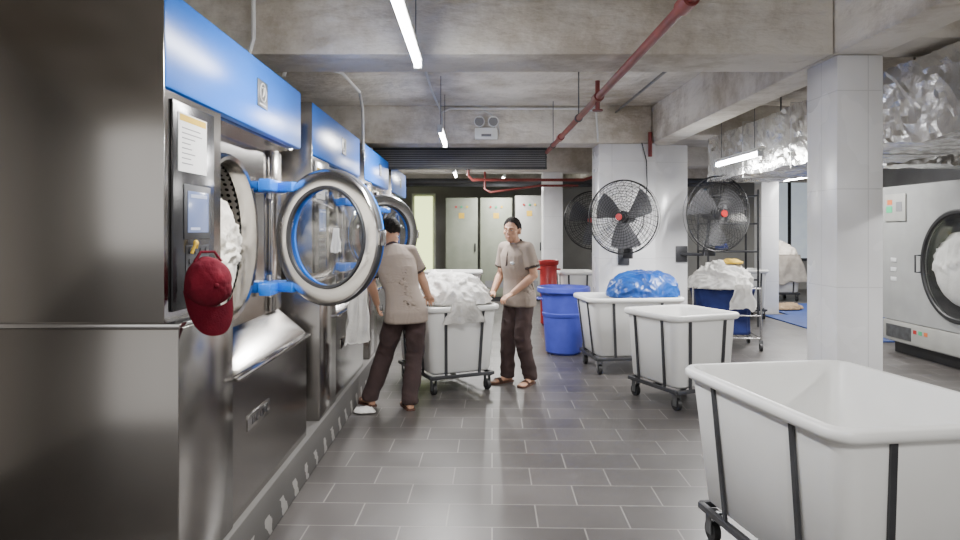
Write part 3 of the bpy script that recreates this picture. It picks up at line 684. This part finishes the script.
for i,(z,dx,mt,nm) in enumerate(((.765,-.2,BEIGE,'cream'),(.765,.18,LINEN,'white'),(1.215,-.15,NAVY,'navy'),(1.665,.15,LINEN,'white'))):
    heap('folded_cloth','folded %s cloth on the %s shelf of the dark rack'%(nm,('second','second','middle','fourth')[i]),'cloth',(4.15+dx,11.3,z+.02),.14,.17,.15,mt,40+i,.012,low=.05,sub=4)
# ---------------------------------------------------------------- people
def person(label,root,J,latP,latC,hm,hands,foot):
    Z=V((0,0,1)); J={k:V(v) for k,v in J.items()}
    latP=V(latP).normalized(); latC=V(latC).normalized()
    pel,chest=J['pel'],J['chest']; shm=(J['sL']+J['sR'])/2
    sp=(shm-pel).normalized()
    def secs(g,low=0):
        L=[(pel-Z*.10,latP,.125+low,.10+low*.4),(pel-Z*.03,latP,.155+low*.3,.110+low*.3),(pel+sp*.06,latP,.145+low*.15,.102+low*.15),(pel.lerp(chest,.55),latP.lerp(latC,.5),.135,.098),
           (chest,latC,.152,.112),(chest.lerp(shm,.6),latC,.158,.104),(shm+sp*.012,latC,.122,.074),(shm+sp*.055,latC,.062,.060)]
        out=[]
        for i,(c,l,a,b) in enumerate(L):
            l=l.normalized()
            ax=Z.lerp((L[min(i+1,7)][0]-L[max(i-1,0)][0]).normalized(),min(1,i/4)).normalized()
            f=l.cross(ax).normalized(); l=ax.cross(f).normalized()
            if (l.dot(latC))<0: l=-l
            out.append([c+l*(a+g)*math.cos(2*PI*k/24)+f*(b+g)*math.sin(2*PI*k/24) for k in range(24)])
        return out
    mb=MB(); mb.loft(secs(-.006))
    def limb(m,pts,rs,sph=True):
        P=[];Q=[]
        for i in range(len(pts)-1):
            for t in (0,.33,.66): P.append(V(pts[i]).lerp(V(pts[i+1]),t)); Q.append(rs[i]*(1-t)+rs[i+1]*t)
        P.append(V(pts[-1])); Q.append(rs[-1]); m.tube(P,Q,14)
        if sph:
            for p,r in zip(pts,rs): m.ell(p,r,r,r,sub=3)
    for s in 'LR':
        sh,e,w=J['s'+s],J['e'+s],J['w'+s]
        limb(mb,[shm.lerp(sh,.55),sh,sh.lerp(e,.4),e,e.lerp(w,.3),w],[.055,.052,.048,.040,.043,.029])
        h,k,a=J['h'+s],J['k'+s],J['a'+s]
        fw=V(foot[s]).normalized(); sd=fw.cross(Z).normalized()
        back=-fw
        limb(mb,[h,h.lerp(k,.4),k,k.lerp(a,.35)+back*.015,a],[.083,.073,.054,.053,.037])
        base=V((a.x,a.y,0))
        mb.ell(base+back*.02+Z*.04,.034,.034,.04)
        fr=[]
        for q,wd,ht in ((-.05,.026,.035),(.0,.034,.062),(.06,.038,.055),(.12,.044,.036),(.165,.046,.024),(.19,.04,.018)):
            fr.append([base+fw*q+sd*wd*math.cos(2*PI*k2/16)+Z*(.012+ht/2+ht/2*math.sin(2*PI*k2/16)) for k2 in range(16)])
        mb.loft(fr)
        mb.cyl(base+Z*.04,a,.036,14)
        for q in range(5):
            o=(q-2)*.018; ln=(.205,.215,.21,.2,.19)[q] if s=='L' else (.19,.2,.21,.215,.205)[q]
            mb.tube([base+fw*.16+sd*o+Z*.024,base+fw*ln+sd*o+Z*.02],[.010,.009],8); mb.ell(base+fw*ln+sd*o+Z*.02,.009,.009,.009,sub=2)
        d,n,curl=hands[s]; d=V(d).normalized(); n=V(n); n=(n-d*n.dot(d)).normalized()
        sdx=V(hands[s+'t']); sdx=(sdx-d*sdx.dot(d)-n*sdx.dot(n)).normalized()
        pr=[]
        for q,wd,th in ((-.01,.026,.020),(.02,.034,.017),(.055,.042,.015),(.085,.043,.012)):
            pr.append([w+d*q+sdx*wd*math.cos(2*PI*k2/14)+n*th*math.sin(2*PI*k2/14) for k2 in range(14)])
        mb.loft(pr)
        for q in range(4):
            o=(1.5-q)*.0225; ln=(.072,.082,.076,.06)[q]; p=w+d*.08+sdx*o; dd=d+sdx*(1.5-q)*.06; dd.normalize(); pts=[p-d*.02,p]
            for j,fr_ in enumerate((.45,.3,.25)):
                ang=curl*(.6+.4*j); dd=(dd*math.cos(ang)+n*math.sin(ang)).normalized()
                p=p+dd*ln*fr_; pts.append(p)
            mb.tube(pts,[.0095,.0095,.009,.0085,.0075],8); mb.ell(pts[-1],.0075,.0075,.0075,sub=2)
        p=w+d*.02+sdx*.03; dd=(d*.65+sdx*.7+n*.25).normalized()
        p2=p+dd*.035; p3=p2+(d*.85+sdx*.25+n*.4).normalized()*.028
        mb.tube([w+d*.012+sdx*.012,p,p2,p3],[.015,.013,.011,.0085],8); mb.ell(p3,.0085,.0085,.0085,sub=2)
    hc=J['head']; H=M.Translation(hc)@hm.to_4x4()@M.Scale(1.06,4)
    mb.tube([shm+Z*.01,shm.lerp(hc,.5),hc+H.to_3x3()@V((0,.02,-.06))],[.064,.054,.056],16)
    def he(c,a,b,c2,sub=3): mb.ell(c,a,b,c2,H,sub)
    he((0,.012,.025),.074,.094,.095,4); he((0,-.022,-.042),.060,.066,.066); he((0,-.056,-.086),.030,.027,.026)
    he((0,-.076,.020),.048,.014,.010); he((0,-.090,-.006),.010,.013,.026); he((0,-.097,-.026),.015,.013,.012)
    for s in (-1,1):
        he((s*.036,-.052,-.022),.028,.028,.026); he((s*.077,.012,-.008),.011,.02,.032)
    he((0,-.066,-.060),.032,.020,.024)
    me=remesh(mb,.0055,3); me.materials.append(SKIN); finish(me,180)
    P=newobj('person',me,None,root); tag(P,label,'person')
    sb=MB(); ss=secs(.018,.045)
    r0=ss[0]; sb.loft([[p-Z*.015 for p in r0]]+[ss[0]]+ss[1:7]+[ss[7]])
    for s in 'LR':
        sh,e=J['s'+s],J['e'+s]
        limb(sb,[shm.lerp(sh,.5),sh,sh.lerp(e,.45)],[.070,.064,.064]); sb.tube([sh.lerp(e,.35),sh.lerp(e,.70)],[.064,.067],18)
    me=remesh(sb,.009,8)
    for v in me.vertices:
        q=V((v.co.x*5+v.co.z*2.5,v.co.y*5-v.co.z*1.5,v.co.z*2.6))+V((root[0]*5,0,0))
        w_=noise.noise_vector(q*.7)*.4
        amt=.5+.9*max(0,1-abs(v.co.z-(pel.z+.12))/.25)
        k=(1-2*abs(noise.noise(q+w_)))*.010*amt+noise.noise(q*.4)*.005; v.co+=v.normal*(k+.006)
    me.materials.append(SHIRT); finish(me,180); newobj('shirt',me,P)
    fC=latC.cross(sp).normalized()
    cb=MB(); pts=[]
    for k in range(24):
        a=2*PI*k/24; pts.append(shm+sp*(.056-.026*math.sin(a))+latC*.066*math.cos(a)+fC*(.068*math.sin(a)+.012))
    cb.tube(pts,.012,8,closed=True); co=obj('collar',cb,TRIM,P)
    for s in (-1,1):
        a=shm+sp*.035+fC*.078
        q=[a+latC*s*.006,a+latC*s*.058-fC*.03+sp*.018,a+latC*s*.050+fC*.010-sp*.045]
        fl=MB().loft([[p+fC*.004 for p in q],[p+fC*.012 for p in q]]); obj('collar_point',fl,TRIM,co)
    for s in 'LR':
        sh,e=J['s'+s],J['e'+s]; ax=(e-sh).normalized(); u=ax.cross(V((0,1,.2))).normalized(); w_=ax.cross(u)
        c=sh.lerp(e,.695)
        obj('sleeve_band',MB().loft([[c+ax*t_+(u*math.cos(2*PI*k/20)+w_*math.sin(2*PI*k/20))*rr for k in range(20)] for t_,rr in ((-.010,.0755),(.008,.076),(.012,.068),(.0,.056),(-.010,.056))],closed=True),TRIM,P)
    tb=MB(); tb.loft(secs(.004)[0:3])
    for s in 'LR':
        h,k,a=J['h'+s],J['k'+s],J['a'+s]
        limb(tb,[h,h.lerp(k,.5),k,k.lerp(a,.5),a.lerp(k,.02)],[.095,.09,.077,.074,.072])
    me=remesh(tb,.010,4)
    zt=pel.z-.13
    for v in me.vertices:
        q=V((v.co.x*8,v.co.y*8,v.co.z*9))+noise.noise_vector(v.co*5)*.5; k=(1-2*abs(noise.noise(q+V((root[0]*3,1,0))))**.8)*.010
        if v.co.z<zt: v.co+=v.normal*k*min(1,(zt-v.co.z)/.15)
        if v.co.z<.05: v.co.z=.05
    me.materials.append(TROUS); finish(me,180); newobj('trousers',me,P)
    hb=MB(); bmesh.ops.create_uvsphere(hb.bm,u_segments=96,v_segments=64,radius=1)
    dl=[]
    for v in hb.bm.verts:
        n=v.co.copy()
        az=math.atan2(n.x,-n.y); aa=abs(az)
        if aa<.75: line=.44-.12*(aa/.75)+.08*math.sin(az*2+1)
        elif aa<1.25: line=.32-.55*((aa-.75)/.5)
        elif aa<1.75: line=-.23+.16*math.sin((aa-1.25)/.5*PI)
        else: line=-.23-.44*min(1,(aa-1.75)/.5)
        line+=.12*noise.noise(V((az*9,3,0)))+.08*noise.noise(V((az*25,7,0)))
        if n.z<line: dl.append(v)
        edge=min(1,max(0,(n.z-line)/.3))
        st=noise.noise(V((n.x*14,n.y*6,n.z*8)))
        k=.945+.085*edge+.045*st*edge+.03*noise.noise(n*3)
        v.co=V((n.x*.080*k,n.y*.101*k+.012,n.z*.103*k+.026))
    bmesh.ops.delete(hb.bm,geom=dl,context='VERTS')
    bmesh.ops.solidify(hb.bm,geom=list(hb.bm.faces),thickness=.008)
    for v in hb.bm.verts: v.co=H@v.co
    obj('hair',hb,HAIR,P,ang=180)
    for s in (-1,1):
        ey=obj('eye',MB().ell((s*.030,-.0815,-.002),.011,.007,.0042,H,2),EYEW,P)
        obj('iris',MB().ell((s*.030,-.0875,-.002),.0050,.0022,.0040,H,2),BLACK,ey)
        obj('eyebrow',MB().tube([H@V((s*.016,-.0905,.021)),H@V((s*.030,-.089,.023)),H@V((s*.046,-.078,.019))],[.0015,.0028,.0012],6),HAIR,P)
    obj('lips',MB().ell((0,-.0855,-.063),.019,.005,.006,H,2),LIP,P)
    for s in 'LR':
        a=J['a'+s]; fw=V(foot[s]).normalized(); sd=fw.cross(Z); base=V((a.x,a.y,0))
        out=[(-.065,.028),(-.05,.038),(.05,.042),(.13,.052),(.2,.048),(.228,.025)]
        ring=[base+fw*q+sd*w_ for q,w_ in out]+[base+fw*q-sd*w_ for q,w_ in reversed(out)]
        so=obj('sandal',MB().loft([[p+Z*.001 for p in ring],[p+Z*.016 for p in ring]]),SANDAL,P)
        pts=[base+fw*.12+sd*.05*math.cos(R(q))+Z*(.012+.045*math.sin(R(q))) for q in range(0,181,20)]
        g=[[p+fw*.022 for p in pts],[p-fw*.022 for p in pts]]
        sb=MB(); vs=[[sb.bm.verts.new(p) for p in r] for r in g]
        for i in range(len(pts)-1): sb.bm.faces.new((vs[0][i],vs[0][i+1],vs[1][i+1],vs[1][i]))
        bmesh.ops.solidify(sb.bm,geom=list(sb.bm.faces),thickness=.005)
        obj('sandal_strap',sb,SANDAL,so)
    return P,shm,fC
def frame(th):
    l=V((math.cos(R(th)),math.sin(R(th)),0)); f=V((math.sin(R(th)),-math.cos(R(th)),0)); return l,f
l,f=frame(-48); P=lambda a,b,z:l*a+f*b+V((0,0,z))
J1=dict(pel=P(0,-.02,.90),chest=P(0,.02,1.2),head=P(0,.085,1.545),sL=P(.160,.03,1.365),sR=P(-.160,.03,1.365),
  eL=P(.225,.0,1.105),wL=P(.105,.185,.925),eR=P(-.235,.01,1.105),wR=P(-.175,.175,.925),
  hL=P(.082,-.02,.86),kL=P(.092,.03,.47),aL=P(.105,-.07,.08),hR=P(-.082,-.02,.86),kR=P(-.095,.045,.47),aR=P(-.12,.03,.08))
hm1=M.Rotation(R(-26),3,'Z')@M.Rotation(R(-2),3,'X')
P1,shm,fC=person('person in taupe shirt and brown trousers standing with both hands on the laundry cart\'s rim',(.445,6.98,0),J1,l,l,hm1,
  {'L':(P(-.3,.85,-.42),P(0,-.45,-1),.55),'Lt':P(-1,0,0),'R':(P(.05,.9,-.42),P(0,-.45,-1),.55),'Rt':P(1,0,0)},{'L':f+l*.3,'R':f-l*.1})
c=shm+l*.075+fC*.128-V((0,0,.13))
obj('chest_emblem',MB().ell(c,.022,.010,.016,sub=2),WHITEB,P1)
obj('placket',MB().tube([shm+fC*.085+V((0,0,.03)),shm+fC*.122-V((0,0,.05)),shm+fC*.140-V((0,0,.16))],.008,6),TRIM,P1)
l2,f2=frame(203)
J2=dict(pel=(.04,-.04,.87),chest=(-.04,.10,1.15),head=(-.145,.325,1.53),sL=(-.245,.165,1.33),sR=(.050,.27,1.345),
  eL=(-.31,.26,1.075),wL=(-.275,.395,.87),eR=(.150,.33,1.105),wR=(.205,.41,.94),
  hL=(-.042,-.05,.84),kL=(-.155,.09,.465),aL=(-.285,.06,.08),hR=(.12,.0,.84),kR=(.11,.05,.465),aR=(.075,-.07,.08))
hm2=M.Rotation(R(226),3,'Z')@M.Rotation(R(22),3,'X')
person('person seen from behind in taupe shirt, legs apart, bending toward the washing machines',(-.63,6.03,0),J2,l2,l2,hm2,
  {'L':((.05,.5,-.85),(.9,.25,.1),.4),'Lt':(0,1,.3),'R':((.1,.85,-.5),(0,-.45,-.9),.55),'Rt':(-1,0,0)},{'L':f2-V((.35,0,0)),'R':f2+V((.1,0,0))})
# ---------------------------------------------------------------- world
w=D.worlds.new('world'); S.world=w; w.use_nodes=True
w.node_tree.nodes['Background'].inputs[0].default_value=(1,.985,.965,1); w.node_tree.nodes['Background'].inputs[1].default_value=1.15
